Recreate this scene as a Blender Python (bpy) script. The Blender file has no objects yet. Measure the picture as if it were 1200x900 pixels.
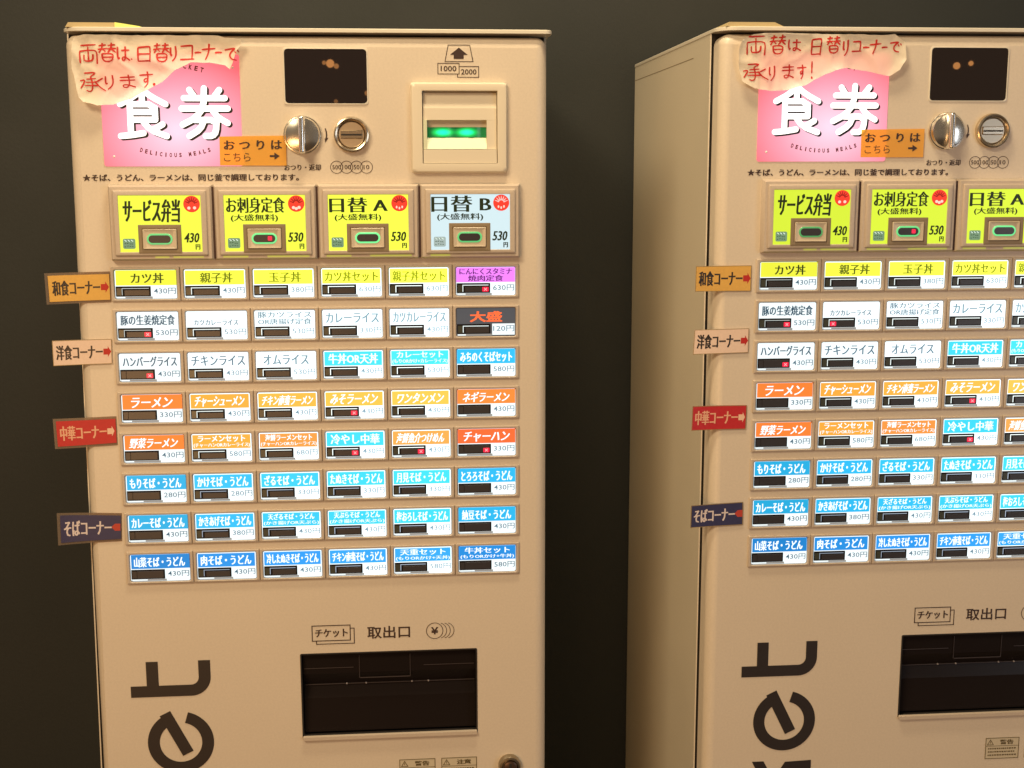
import bpy, bmesh, math, random
from mathutils import Vector, Matrix, noise
S = bpy.context.scene
COL = S.collection
random.seed(7)
Z0 = 1.400            # height above the floor of the menu grid's top edge

# ------------------------------------------------------------------ camera
cam_d = bpy.data.cameras.new('camera'); cam = bpy.data.objects.new('camera', cam_d)
COL.objects.link(cam); S.camera = cam
cam_d.sensor_width = 36.0; cam_d.lens = 1477.9 / 1200 * 36.0
cam_d.clip_start = 0.05; cam_d.clip_end = 200
yw, pt, rl = 0.083439, 0.168805, -0.0022407
fw = Vector((math.sin(yw)*math.cos(pt), math.cos(yw)*math.cos(pt), -math.sin(pt)))
rt = Vector((math.cos(yw), -math.sin(yw), 0)); up = rt.cross(fw)
r2 = math.cos(rl)*rt + math.sin(rl)*up; u2 = -math.sin(rl)*rt + math.cos(rl)*up
cam.matrix_world = Matrix(((r2.x, u2.x, -fw.x, 0.293961), (r2.y, u2.y, -fw.y, -1.303818),
                           (r2.z, u2.z, -fw.z, 0.099334+Z0), (0, 0, 0, 1)))
# ------------------------------------------------------------------ world: dim warm room
W = bpy.data.worlds.new('World'); S.world = W; W.use_nodes = True
bg = W.node_tree.nodes['Background']; bg.inputs[0].default_value = (1.0, 0.77, 0.55, 1); bg.inputs[1].default_value = 0.15
# ------------------------------------------------------------------ lamps
def area(name, loc, target, size, power, color):
    d = bpy.data.lights.new(name, 'AREA'); d.shape = 'RECTANGLE'; d.size, d.size_y = size
    d.energy = power; d.color = color
    o = bpy.data.objects.new(name, d); COL.objects.link(o); o.location = loc
    o.rotation_euler = (Vector(target)-Vector(loc)).to_track_quat('-Z', 'Y').to_euler(); return o
def point(name, loc, r, power, color):
    d = bpy.data.lights.new(name, 'POINT'); d.shadow_soft_size = r; d.energy = power; d.color = color
    o = bpy.data.objects.new(name, d); COL.objects.link(o); o.location = loc; return o
area('ceiling_lamp', (-0.75, -1.5, 2.75), (0.35, 0, 1.5), (0.7, 0.5), 28, (1.0, 0.80, 0.52))
area('wall_side_lamp', (0.38, -0.30, 2.55), (0.38, 0.2, 0), (0.4, 0.15), 12.5, (1.0, 0.80, 0.52))
area('ceiling_lamp_right', (1.5, -2.0, 2.7), (0.7, 0, 1.4), (0.5, 0.4), 2, (1.0, 0.77, 0.50))
area('side_cool_fill', (2.6, -2.4, 1.2), (0.4, 0, 1.0), (0.8, 1.2), 10, (0.80, 0.88, 1.0))  # added cool fill from the right, its source unseen
area('floor_bounce_fill', (-0.6, -2.4, 0.9), (0.3, 0, 1.1), (1.2, 0.5), 15, (1.0, 0.52, 0.20))  # added warm fill imitating bounce off the floor, no real lamp
for x, z, rad, p in ((0.006, 1.915, .016, .085), (0.030, 1.905, .010, .02), (-0.018, 1.918, .008, .012), (-0.02, 1.992, .007, .006),
                     (0.150, 1.800, .010, .018), (0.185, 1.803, .008, .008), (-.005, 1.750, .009, .010), (.025, 1.768, .008, .007), (2.56, 1.915, .014, .06), (2.62, 1.925, .010, .03)):
    point('pendant_bulb', (x, -3.9, z), rad, p*.75, (1.0, 0.40, 0.11))
S.view_settings.view_transform = 'Standard'; S.view_settings.look = 'None'
S.view_settings.exposure = 0.10; S.view_settings.gamma = 1
S.cycles.use_denoising = True; S.cycles.max_bounces = 6
S.cycles.sample_clamp_indirect = 4

# ------------------------------------------------------------------ materials
MATS = {}
def lin(c):
    return tuple((x/255/12.92 if x/255 <= 0.04045 else ((x/255+0.055)/1.055)**2.4) for x in c)
def mat(name, col, rough=0.5, metal=0.0, emit=None, es=0.0, bump=None, spec=0.5, coat=0.0, vary=0.0, trans=0.0):
    if name in MATS: return MATS[name]
    m = bpy.data.materials.new(name); m.use_nodes = True; nt = m.node_tree; b = nt.nodes['Principled BSDF']
    b.inputs['Base Color'].default_value = (*col, 1); b.inputs['Roughness'].default_value = rough
    b.inputs['Metallic'].default_value = metal; b.inputs['Specular IOR Level'].default_value = spec
    b.inputs['Coat Weight'].default_value = coat; b.inputs['Transmission Weight'].default_value = trans
    if emit is not None:
        b.inputs['Emission Color'].default_value = (*emit, 1); b.inputs['Emission Strength'].default_value = es
    tc = nt.nodes.new('ShaderNodeTexCoord')
    if vary:
        n = nt.nodes.new('ShaderNodeTexNoise'); n.inputs['Scale'].default_value = 6; n.inputs['Detail'].default_value = 6
        nt.links.new(tc.outputs['Object'], n.inputs['Vector'])
        mx = nt.nodes.new('ShaderNodeMix'); mx.data_type = 'RGBA'
        mx.inputs[6].default_value = (*[c*(1-vary) for c in col], 1); mx.inputs[7].default_value = (*[min(1, c*(1+vary)) for c in col], 1)
        nf = nt.nodes.new('ShaderNodeTexNoise'); nf.inputs['Scale'].default_value = 420; nf.inputs['Detail'].default_value = 3
        nt.links.new(tc.outputs['Object'], nf.inputs['Vector'])
        rg = nt.nodes.new('ShaderNodeMapRange'); rg.inputs[1].default_value = .3; rg.inputs[2].default_value = .7; rg.inputs[3].default_value = .967; rg.inputs[4].default_value = 1.033
        nt.links.new(nf.outputs['Fac'], rg.inputs[0]); sc = nt.nodes.new('ShaderNodeVectorMath'); sc.operation = 'SCALE'
        nt.links.new(mx.outputs[2], sc.inputs[0]); nt.links.new(rg.outputs[0], sc.inputs['Scale'])
        nt.links.new(n.outputs['Fac'], mx.inputs[0]); nt.links.new(sc.outputs[0], b.inputs['Base Color'])
        mr = nt.nodes.new('ShaderNodeMapRange'); mr.inputs[3].default_value = rough*0.8; mr.inputs[4].default_value = min(1, rough*1.25)
        nt.links.new(n.outputs['Fac'], mr.inputs[0]); nt.links.new(mr.outputs[0], b.inputs['Roughness'])
    if bump:
        n2 = nt.nodes.new('ShaderNodeTexNoise'); n2.inputs['Scale'].default_value = bump[0]; n2.inputs['Detail'].default_value = 3
        bp = nt.nodes.new('ShaderNodeBump'); bp.inputs['Strength'].default_value = bump[1]; bp.inputs['Distance'].default_value = bump[2]
        nt.links.new(tc.outputs['Object'], n2.inputs['Vector']); nt.links.new(n2.outputs['Fac'], bp.inputs['Height'])
        nt.links.new(bp.outputs[0], b.inputs['Normal'])
    MATS[name] = m; return m
def glow(rgb, s, leak=0.022):
    "a backlit print: the lamp behind it shines through the ink, strong light bleaching it"
    c = tuple(x*s + leak*s*s for x in rgb); key = 'backlit %.2f %.2f %.2f' % c
    return mat(key, tuple(min(0.8, x*0.06+0.01) for x in rgb), 0.35, emit=c, es=1.0, spec=0.2)
CREAM = mat('cream_enamel', (0.69, 0.592, 0.462), 0.36, bump=(900, 0.12, 0.0004), vary=0.035)
CREAM2 = mat('cream_enamel_trim', (0.72, 0.66, 0.54), 0.3)
TAN = mat('tan_plastic', (0.55, 0.455, 0.355), 0.42, bump=(1500, 0.12, 0.0003), vary=0.04)
TAN2 = mat('light_tan_plastic', (0.60, 0.50, 0.36), 0.38)
TAND = mat('dark_tan_plastic', (0.27, 0.20, 0.115), 0.5)
BONE = mat('bone_plastic', (0.74, 0.655, 0.50), 0.35)
BONE2 = mat('glow_tinted_plastic', (0.66, 0.68, 0.47), 0.4)  # slot glow painted into the pale greenish plastic
DARK = mat('dark_gap', (0.018, 0.013, 0.010), 0.7)
TAND2 = mat('dark_outline', (0.035, 0.02, 0.012), 0.6)
GAP = mat('dark_red_gap', (0.05, 0.018, 0.012), 0.6)
INK = mat('brown_ink', (0.045, 0.022, 0.016), 0.5)
INKB = mat('charcoal_lettering', (0.028, 0.021, 0.019), 0.42)
GLASS = mat('black_display_glass', (0.014, 0.008, 0.007), 0.012, spec=0.9)
SMOKE = mat('smoked_plastic', (0.014, 0.010, 0.009), 0.25, spec=0.12)
INSIDE = mat('dark_tray_lining', (0.03, 0.024, 0.022), 0.5)
CHROME = mat('brushed_chrome', (0.78, 0.74, 0.66), 0.2, metal=1.0, bump=(260, 0.10, 0.0005))
CHROMEP = mat('polished_chrome', (0.95, 0.93, 0.88), 0.24, metal=1.0)
BRONZE = mat('warm_nickel', (0.66, 0.56, 0.42), 0.25, metal=1.0)
BAR = mat('indicator_smoke', (0.040, 0.037, 0.042), 0.3)
BARB = mat('indicator_frame', (0.006, 0.005, 0.005), 0.5, spec=.2)
BARL = mat('indicator_clear_end', (0.055, 0.06, 0.045), 0.25)
FLANGE = mat('cabinet_flange', (0.80, 0.72, 0.60), 0.3)
SIDE = mat('cream_side_panel', (0.68, 0.61, 0.47), 0.42, bump=(500, 0.12, 0.0005), vary=0.05)

# ------------------------------------------------------------------ helpers
class MB:
    "collects faces; local frame x right, y into the machine, z up; f() maps a mesh"
    def __init__(s): s.v = []; s.f = []
    def add(s, vs, fs):
        n = len(s.v); s.v += [tuple(v) for v in vs]; s.f += [tuple(i+n for i in f) for f in fs]; return s
    def box(s, x0, x1, y0, y1, z0, z1):
        vs = [(x, y, z) for x in (x0, x1) for y in (y0, y1) for z in (z0, z1)]
        return s.add(vs, [(0, 1, 3, 2), (4, 6, 7, 5), (0, 4, 5, 1), (2, 3, 7, 6), (0, 2, 6, 4), (1, 5, 7, 3)])
    def loft(s, loops, seg=4, cap0=False, cap1=True):
        "loops: (x0,x1,z0,z1,y,radius) rounded rectangles joined one after another"
        n = None; base = len(s.v); L = []
        for (x0, x1, z0, z1, y, r) in loops:
            pts = []
            for cx, cz, a0 in ((x1-r, z1-r, 0), (x0+r, z1-r, 90), (x0+r, z0+r, 180), (x1-r, z0+r, 270)):
                for k in range(seg+1):
                    a = math.radians(a0+90*k/seg); pts.append((cx+r*math.cos(a), y, cz+r*math.sin(a)))
            L.append(pts)
        n = len(L[0])
        for p in L: s.v += p
        for i in range(len(L)-1):
            for k in range(n):
                a = base+i*n+k; b = base+i*n+(k+1) % n
                s.f.append((a, b, b+n, a+n))
        if cap1: s.f.append(tuple(base+(len(L)-1)*n+k for k in range(n)))
        if cap0: s.f.append(tuple(base+k for k in reversed(range(n))))
        return s
    def lathe(s, cx, cz, prof, seg=40):
        "prof: (radius, y) from the outside in; axis along y"
        base = len(s.v)
        for r, y in prof:
            for k in range(seg):
                a = 2*math.pi*k/seg; s.v.append((cx+r*math.cos(a), y, cz+r*math.sin(a)))
        for i in range(len(prof)-1):
            for k in range(seg):
                a = base+i*seg+k; b = base+i*seg+(k+1) % seg
                s.f.append((a, b, b+seg, a+seg))
        s.f.append(tuple(base+(len(prof)-1)*seg+k for k in range(seg))); return s
    def ribbon(s, pts, w, y=0.0, closed=False, cap=False, yf=None, th=0.0):
        pts = [Vector(p) for p in pts]; n = len(pts); L = []; R = []
        ws = w if isinstance(w, (list, tuple)) else [w]*n
        for i, p in enumerate(pts):
            a = pts[i-1] if (i > 0 or closed) else None; b = pts[(i+1) % n] if (i < n-1 or closed) else None
            d1 = (p-a).normalized() if a is not None and (p-a).length > 1e-9 else None
            d2 = (b-p).normalized() if b is not None and (b-p).length > 1e-9 else None
            if d1 is None: d1 = d2
            if d2 is None: d2 = d1
            t = d1+d2
            t = t.normalized() if t.length > 1e-6 else d1
            nn = Vector((-t.y, t.x)); k = 1/max(0.45, nn.dot(Vector((-d1.y, d1.x))))
            L.append(p+nn*ws[i]*0.5*k); R.append(p-nn*ws[i]*0.5*k)
        Y = (lambda q: yf(q.x, q.y)+y) if yf else (lambda q: y)
        base = len(s.v)
        for q in L+R: s.v.append((q.x, Y(q), q.y))
        m = n if closed else n-1
        for i in range(m):
            j = (i+1) % n; s.f.append((base+i, base+n+i, base+n+j, base+j))
        if cap:
            for p, wd, d in ((pts[0], ws[0], 0), (pts[-1], ws[-1], 1)):
                b2 = len(s.v); K = 14; yy = Y(p)-0.00002*(1+d)
                for k in range(K):
                    a = 2*math.pi*k/K; s.v.append((p.x+math.cos(a)*wd/2, yy, p.y+math.sin(a)*wd/2))
                s.f.append(tuple(b2+k for k in range(K)))
        return s
    def poly(s, pts, y=0.0, th=None):
        n = len(pts); base = len(s.v)
        s.v += [(x, y, z) for x, z in pts]; s.f.append(tuple(base+k for k in range(n)))
        if th:
            s.v += [(x, y+th, z) for x, z in pts]
            s.f.append(tuple(base+n+k for k in reversed(range(n))))
            for k in range(n):
                j = (k+1) % n; s.f.append((base+k, base+n+k, base+n+j, base+j))
        return s
    def disc(s, cx, cz, r, y, K=20, rx=None):
        rx = rx or r
        return s.poly([(cx+math.cos(2*math.pi*k/K)*rx, cz+math.sin(2*math.pi*k/K)*r) for k in range(K)], y)
    def mesh(s, name, m, smooth=False, recalc=True):
        me = bpy.data.meshes.new(name); me.from_pydata(s.v, [], s.f)
        if recalc:
            bm = bmesh.new(); bm.from_mesh(me); bmesh.ops.recalc_face_normals(bm, faces=bm.faces); bm.to_mesh(me); bm.free()
        me.materials.append(m)
        if smooth:
            me.shade_smooth(); me.set_sharp_from_angle(angle=math.radians(38))
        me.update(); return me
def link(name, me, parent=None, label=None, cat=None, group=None, kind=None, loc=None):
    o = bpy.data.objects.new(name, me); COL.objects.link(o)
    if parent is not None: o.parent = parent
    if loc: o.location = loc
    if label: o['label'] = label
    if cat: o['category'] = cat
    if group: o['group'] = group
    if kind: o['kind'] = kind
    return o
# text: outlines of the built-in font, cached, fitted to a box; thickened sideways for the brush-like faces
TC = {}
def glyphs(s, off=0.0, res=2):
    k = (s, off, res)
    if k not in TC:
        c = bpy.data.curves.new('t', 'FONT'); c.body = s; c.size = 1; c.offset = off; c.resolution_u = res; c.fill_mode = 'FRONT'
        o = bpy.data.objects.new('t', c); COL.objects.link(o)
        bpy.context.view_layer.update()
        me = bpy.data.meshes.new_from_object(o.evaluated_get(bpy.context.evaluated_depsgraph_get()))
        vs = [tuple(v.co) for v in me.vertices]; fs = [tuple(p.vertices) for p in me.polygons]
        bpy.data.objects.remove(o); bpy.data.curves.remove(c); bpy.data.meshes.remove(me)
        x0 = min(v[0] for v in vs); x1 = max(v[0] for v in vs); y0 = min(v[1] for v in vs); y1 = max(v[1] for v in vs)
        TC[k] = ([((v[0]-x0)/(x1-x0), (v[1]-y0)/(y1-y0)) for v in vs], fs, (x1-x0)/(y1-y0))
    return TC[k]
def text(mb, s, x0, x1, z0, z1, y, off=0.0, thick=0.0, thickz=0.0, shear=0.0, keep=False, res=2, quad=None):
    "writes s into the box x0..x1, z0..z1 of the plane y; keep = keep the letters' own width, centred"
    vs, fs, ar = glyphs(s, off, res)
    if keep:
        w = min(x1-x0, ar*(z1-z0)); c = (x0+x1)/2; x0, x1 = c-w/2, c+w/2
    sh = [(0, 0)]
    if thick: sh = [(-thick/2, 0), (0, 0), (thick/2, 0)]
    if thickz: sh = sh + [(a, b) for a, _ in ((-thick/2, 0), (thick/2, 0)) for b in (-thickz/2, thickz/2)]
    w = (x1-x0)-abs(shear)*(z1-z0)-thick
    for i, (dx, dz) in enumerate(sh):
        pts = []
        for u, v in vs:
            X = x0+thick/2+u*w+(shear*v*(z1-z0) if shear > 0 else 0)+dx; Z = z0+thickz/2+v*(z1-z0-thickz)+dz
            if quad:
                U = (X-x0)/(x1-x0); V = (Z-z0)/(z1-z0)
                (ax, az), (bx, bz), (cx, cz), (ex, ez) = quad   # tl tr br bl
                X = (1-V)*((1-U)*ex+U*cx)+V*((1-U)*ax+U*bx); Z = (1-V)*((1-U)*ez+U*cz)+V*((1-U)*az+U*bz)
            pts.append((X, y-i*0.00002, Z))
        mb.add(pts, fs)
    return mb
def chaikin(p, n=2):
    p = [tuple(q) for q in p]
    for _ in range(n):
        if len(p) < 3: return p
        q = [p[0]]
        for a, b in zip(p, p[1:]):
            q += [(a[0]*.75+b[0]*.25, a[1]*.75+b[1]*.25), (a[0]*.25+b[0]*.75, a[1]*.25+b[1]*.75)]
        q.append(p[-1]); p = q
    return p
def sub(p, step):
    q = [p[0]]
    for a, b in zip(p, p[1:]):
        n = max(1, int(math.dist(a, b)/step))
        for k in range(1, n+1): q.append((a[0]+(b[0]-a[0])*k/n, a[1]+(b[1]-a[1])*k/n))
    return q
mm = 0.001
def Z(v): return Z0+v*mm      # millimetres above the grid's top edge -> height
# ------------------------------------------------------------------ setting
wall_m = mat('grey_green_wall', (0.0250, 0.0268, 0.0235), 0.75, bump=(220, 0.25, 0.001), vary=0.10)
link('wall', MB().add([(-4, 0.485, 0), (5, 0.485, 0), (5, 0.485, 3.4), (-4, 0.485, 3.4)], [(0, 1, 2, 3)]).mesh('wall', wall_m), kind='structure')
floor_m = mat('brown_floor', (0.10, 0.065, 0.04), 0.5, bump=(60, 0.2, 0.001), vary=0.2)
link('floor', MB().add([(-4, -6, 0), (5, -6, 0), (5, 0.485, 0), (-4, 0.485, 0)], [(0, 1, 2, 3)]).mesh('floor', floor_m), kind='structure')

# ------------------------------------------------------------------ menu data
YEL = (0.90, 0.92, 0.035); WHT = (0.88, 0.98, 1.0); PNK = (0.80, 0.20, 0.90); GRY = (0.062, 0.062, 0.068)
CYN = (0.0, 0.45, 0.82); BLU = (0.0, 0.29, 0.82); ORG = (1.0, 0.225, 0.018); VER = (0.95, 0.12, 0.012); AMB = (1.0, 0.34, 0.02)
ROWS = [
 [('カツ丼', YEL, 430), ('親子丼', YEL, 430), ('玉子丼', YEL, 380), ('カツ丼セット', YEL, 630), ('親子丼セット', YEL, 630), ('にんにくスタミナ|焼肉定食', PNK, 630)],
 [('豚の生姜焼定食', WHT, 530), ('_カツカレーライス', WHT, 530), ('豚カツライス|OR唐揚げ定食', WHT, 530), ('カレーライス', WHT, 330), ('カツカレーライス', WHT, 430), ('大盛', GRY, 120)],
 [('ハンバーグライス', WHT, 430), ('チキンライス', WHT, 430), ('オムライス', WHT, 530), ('牛丼OR天丼', CYN, 430), ('カレーセット|(もりORかけ+カレーライス)', CYN, 530), ('みちのくそばセット', CYN, 580)],
 [('ラーメン', ORG, 330), ('チャーシューメン', AMB, 430), ('チキン南蛮ラーメン', AMB, 430), ('みそラーメン', AMB, 430), ('ワンタンメン', AMB, 430), ('ネギラーメン', ORG, 430)],
 [('野菜ラーメン', ORG, 430), ('ラーメンセット|(チャーハンORカレーライス)', AMB, 580), ('海鮮ラーメンセット|(チャーハンORカレーライス)', ORG, 680), ('冷やし中華', CYN, 430), ('海鮮魚介つけめん', ORG, 430), ('チャーハン', VER, 330)],
 [('もりそば・うどん', CYN, 280), ('かけそば・うどん', CYN, 280), ('ざるそば・うどん', CYN, 330), ('たぬきそば・うどん', CYN, 330), ('月見そば・うどん', CYN, 330), ('とろろそば・うどん', CYN, 430)],
 [('カレーそば・うどん', CYN, 430), ('かきあげそば・うどん', CYN, 380), ('天ざるそば・うどん|(かき揚げOR天ぷら)', CYN, 430), ('天ぷらそば・うどん|(かき揚げOR天ぷら)', CYN, 430), ('梅おろしそば・うどん', CYN, 430), ('納豆そば・うどん', CYN, 430)],
 [('山菜そば・うどん', BLU, 430), ('肉そば・うどん', BLU, 430), ('冷したぬきそば・うどん', BLU, 430), ('チキン南蛮そば・うどん', BLU, 430), ('天重セット|(もりORかけ+天丼)', BLU, 580), ('牛丼セット|(もりORかけ+牛丼)', BLU, 580)]]
COLS = {YEL: 'yellow', PNK: 'pink', GRY: 'dark grey', WHT: 'white', CYN: 'light blue', BLU: 'blue', ORG: 'orange', VER: 'deep orange', AMB: 'amber'}
SOLD = {0: {(0, 5), (1, 0), (2, 0), (3, 3), (4, 3), (4, 4), (4, 5)}, 1: {(1, 0), (1, 1), (2, 0), (3, 3), (4, 3)}}
BACK = {0: [0.95, 1.18, 1.38, 1.55, 1.65, 1.08], 1: [0.90, 1.10, 1.25, 1.45, 1.60, 1.2]}   # how hard each column's lamp shines
ROWB = [1.0, 1.05, 1.05, 1.0, 1.0, 0.98, 0.93, 0.80]
# ------------------------------------------------------------------ small menu button
PU, PV, WW, WH = 69.0, 42.634, 61.8, 29.9
FC = {}
def frame_mesh(first, last):
    k = (first, last)
    if k not in FC:
        m = MB(); a = -3.4; b = WW+3.4; t = 2.6; q = -WH-2.6
        m.loft([(a*mm, b*mm, q*mm, t*mm, 0, 0.0004), ((a+.1)*mm, (b-.1)*mm, (q+.15)*mm, (t-.1)*mm, -1.6*mm, 0.0004), ((a+.6)*mm, (b-.6)*mm, (q+.9)*mm, (t-.5)*mm, -2.3*mm, 0.0006),
                (-.9*mm, (WW+.9)*mm, (-WH-.7)*mm, .7*mm, -2.3*mm, 0.0022), (-.05*mm, (WW+.05)*mm, (-WH-.05)*mm, .05*mm, -1.2*mm, 0.0018), (0, WW*mm, -WH*mm, 0, -.3*mm, 0.0018)], seg=3, cap1=False)
        FC[k] = m.mesh('menu_button', TAN, smooth=True)
    return FC[k]
def rect(m, x0, x1, z0, z1, y, r=0.0, seg=3):
    if r <= 0: return m.poly([(x0, z0), (x1, z0), (x1, z1), (x0, z1)], y)
    pts = []
    for cx, cz, a0 in ((x1-r, z1-r, 0), (x0+r, z1-r, 90), (x0+r, z0+r, 180), (x1-r, z0+r, 270)):
        for k in range(seg+1):
            a = math.radians(a0+90*k/seg); pts.append((cx+r*math.cos(a), cz+r*math.sin(a)))
    return m.poly(pts, y)
def menu_button(root, mi, r, c):
    name, col, price = ROWS[r][c]; s = BACK[mi][c]*ROWB[r]
    W_, H_ = WW*mm, WH*mm
    o = link('menu_button', frame_mesh(0, 0), root,
             label='menu button reading %s in row %d' % (name.replace('|', ' ').replace('_', ''), r+1), loc=(c*PU*mm, 0, Z(-r*PV)))
    def p(nm, mb, m, smooth=False, label=None): return link(nm, mb.mesh(nm, m, smooth), o, label)
    # backlit plate with a brighter middle
    plate = glow(WHT, max(1.03, min(1.3, s))) if col != GRY else glow(GRY, 1.0)
    p('lit_plate', rect(MB(), 0.15*mm, W_-0.15*mm, -H_+0.15*mm, -0.15*mm, -.35*mm, 2.2*mm), plate)
    side = (0.3 if c in (0,) else 1.1)*mm if col not in (GRY, WHT) else 0.4*mm
    top = (0.35 if c in (0, 5) else 1.1)*mm
    if c == 5: side = 0.4*mm
    if col != WHT:
        d = rect(MB(), side+(.9*mm if c == 0 else 0), W_-side*1.3, -0.535*H_, -top-.3*mm, -.50*mm, 0.25*mm)
        p('colour_strip', d, glow(col, s if col not in (GRY,) else 1.0))
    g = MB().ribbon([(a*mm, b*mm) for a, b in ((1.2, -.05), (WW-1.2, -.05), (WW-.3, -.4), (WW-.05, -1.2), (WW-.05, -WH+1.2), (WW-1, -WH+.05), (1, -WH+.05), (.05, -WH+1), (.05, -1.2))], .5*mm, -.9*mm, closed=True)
    p('window_outline', g, TAND2)  # added dark outline painted round the window, not a real seal
    if col == GRY: p('price_patch', rect(MB(), .605*W_, W_-.9*mm, -.955*H_, -.56*H_, -.48*mm), glow(WHT, 1.0))
    # the dish name
    lines = name.split('|'); t = MB(); big = len(lines) == 1
    x0, x1 = 3.6*mm, W_-3.6*mm; serif = col in (YEL, WHT, PNK)
    n0 = len(lines[0].replace('_', ''))
    if serif:
        strokes = 0.55*mm
        if name.startswith('_'): text(t, name[1:], 8*mm, W_-9*mm, -.50*H_, -.30*H_, -.62*mm, off=.004, thick=.4*mm)
        elif big:
            wdt = min(x1-x0, n0*9.3*mm); xc = W_/2 + (1.5*mm if n0 <= 3 else 0)
            if n0 <= 3: wdt = 33*mm
            text(t, lines[0], xc-wdt/2, xc+wdt/2, -.47*H_, -.12*H_, -.62*mm, off=.004, thick=.6*mm)
        else:
            text(t, lines[0], x0, x1, -.27*H_, -.06*H_, -.62*mm, off=.002, thick=.4*mm)
            text(t, lines[1], x0+(9*mm if len(lines[1]) < 6 else 0), x1-(9*mm if len(lines[1]) < 6 else 0), -.50*H_, -.29*H_, -.62*mm, off=.002, thick=.4*mm)
        k = max(0, (s-0.9))
        if col == YEL: tm = glow((0.02+.32*min(1, k*1.1), .035+.38*min(1, k*1.1), .005), 1, 0)
        elif col == WHT: tm = glow((.02+.26*min(1, k), .06+.42*min(1, k), .10+.47*min(1, k)), 1, 0)
        else: tm = glow((.10, .005, .12), 1, 0)
    elif col == GRY:
        text(t, name, 14*mm, W_-14*mm, -.50*H_, -.12*H_, -.62*mm, off=.012, thick=.7*mm, thickz=.3*mm); tm = glow((.98, .13, .02), 1.1)
    else:
        sh = .22 if col in (ORG, VER, AMB) and big else 0.0
        if big:
            if n0 <= 4: x0, x1 = 8.5*mm, W_-9*mm
            elif n0 <= 6: x0, x1 = 5.2*mm, W_-5.5*mm
            elif n0 <= 8: x0, x1 = 4*mm, W_-5*mm
            text(t, lines[0], x0, x1, -.475*H_, -.115*H_, -.62*mm, off=.006, thick=.62*mm, shear=sh)
        else:
            text(t, lines[0], x0+3*mm, x1-3*mm, -.30*H_, -.075*H_, -.62*mm, off=.004, thick=.5*mm)
            text(t, lines[1], x0-1.5*mm, x1+1.5*mm, -.50*H_, -.34*H_, -.62*mm, off=.0, thick=.3*mm)
        tm = glow((0.85, 0.95, 1.0), 1.15)
    p('dish_name', t, tm)
    pr = MB(); text(pr, '%d円' % price, .622*W_, W_-1.4*mm, -.835*H_, -.625*H_, -.52*mm, off=.004)
    k = min(1, max(0, s-.85))
    p('price', pr, glow((.05+.26*k, .11+.38*k, .16+.44*k), 1, 0))
    # indicator window, its clear end, painted lip highlight and smoked bar
    iw = MB().loft([(.7*mm, .575*W_, -.91*H_, -.565*H_, -.35*mm, .0003), (.8*mm, .573*W_, -.905*H_, -.57*H_, -1.1*mm, .0003)], seg=1)
    iw = p('indicator_window', iw, BARB)
    q = lambda nm, mb, m: link(nm, mb.mesh(nm, m), iw) if False else link(nm, mb.mesh(nm, m), o)
    lip = c in (1, 2, 3, 4) or r < 2
    q('indicator_clear_end', rect(MB(), 1.7*mm, .105*W_, -.87*H_, -.62*H_, -1.16*mm), BARL if lip else BAR)
    q('indicator_bar', MB().loft([(.15*W_ if lip else .11*W_, .553*W_, -.875*H_, -.685*H_ if lip else -.61*H_, -1.12*mm, .0003), (.155*W_ if lip else .115*W_, .55*W_, -.87*H_, -.695*H_ if lip else -.62*H_, -1.7*mm, .0003)], seg=1), BAR)
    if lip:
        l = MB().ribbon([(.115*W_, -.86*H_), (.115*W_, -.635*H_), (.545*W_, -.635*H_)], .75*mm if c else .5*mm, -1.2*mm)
        q('lip_highlight', l, glow((.85, .95, .92) if r < 5 else (.30, .36, .45), min(1.5, s*(.9 if c else .75))))  # refracted backlight drawn as a glowing highlight line
    q('plate_foot', rect(MB(), 1.0*mm, .60*W_, -.985*H_, -.915*H_, -.42*mm), glow((.32, .30, .27), .85))
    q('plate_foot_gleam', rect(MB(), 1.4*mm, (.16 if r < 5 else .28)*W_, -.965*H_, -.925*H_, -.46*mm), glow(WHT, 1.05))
    if (r, c) in SOLD[mi]:
        lx = (.44 if not (mi == 1 and (r, c) == (1, 1)) else .13)*W_
        l = MB().loft([(lx, lx+6.6*mm, -.86*H_, -.70*H_, -1.7*mm, .0004), (lx+.1*mm, lx+6.5*mm, -.855*H_, -.705*H_, -1.95*mm, .0004)], seg=1)
        q('sold_out_light', l, mat('red_led', (.4, .01, .02), .3, emit=(.75, .012, .05), es=1.0))
        x = MB(); cx, cz = lx+3.3*mm, -.78*H_; d = 1.4*mm
        x.ribbon([(cx-d, cz-d), (cx+d, cz+d)], .7*mm, -2.02*mm); x.ribbon([(cx-d, cz+d), (cx+d, cz-d)], .7*mm, -2.05*mm)
        q('sold_out_mark', x, mat('red_led_mark', (.8, .3, .3), .3, emit=(1.0, .28, .34), es=1.1))
    return o
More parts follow.
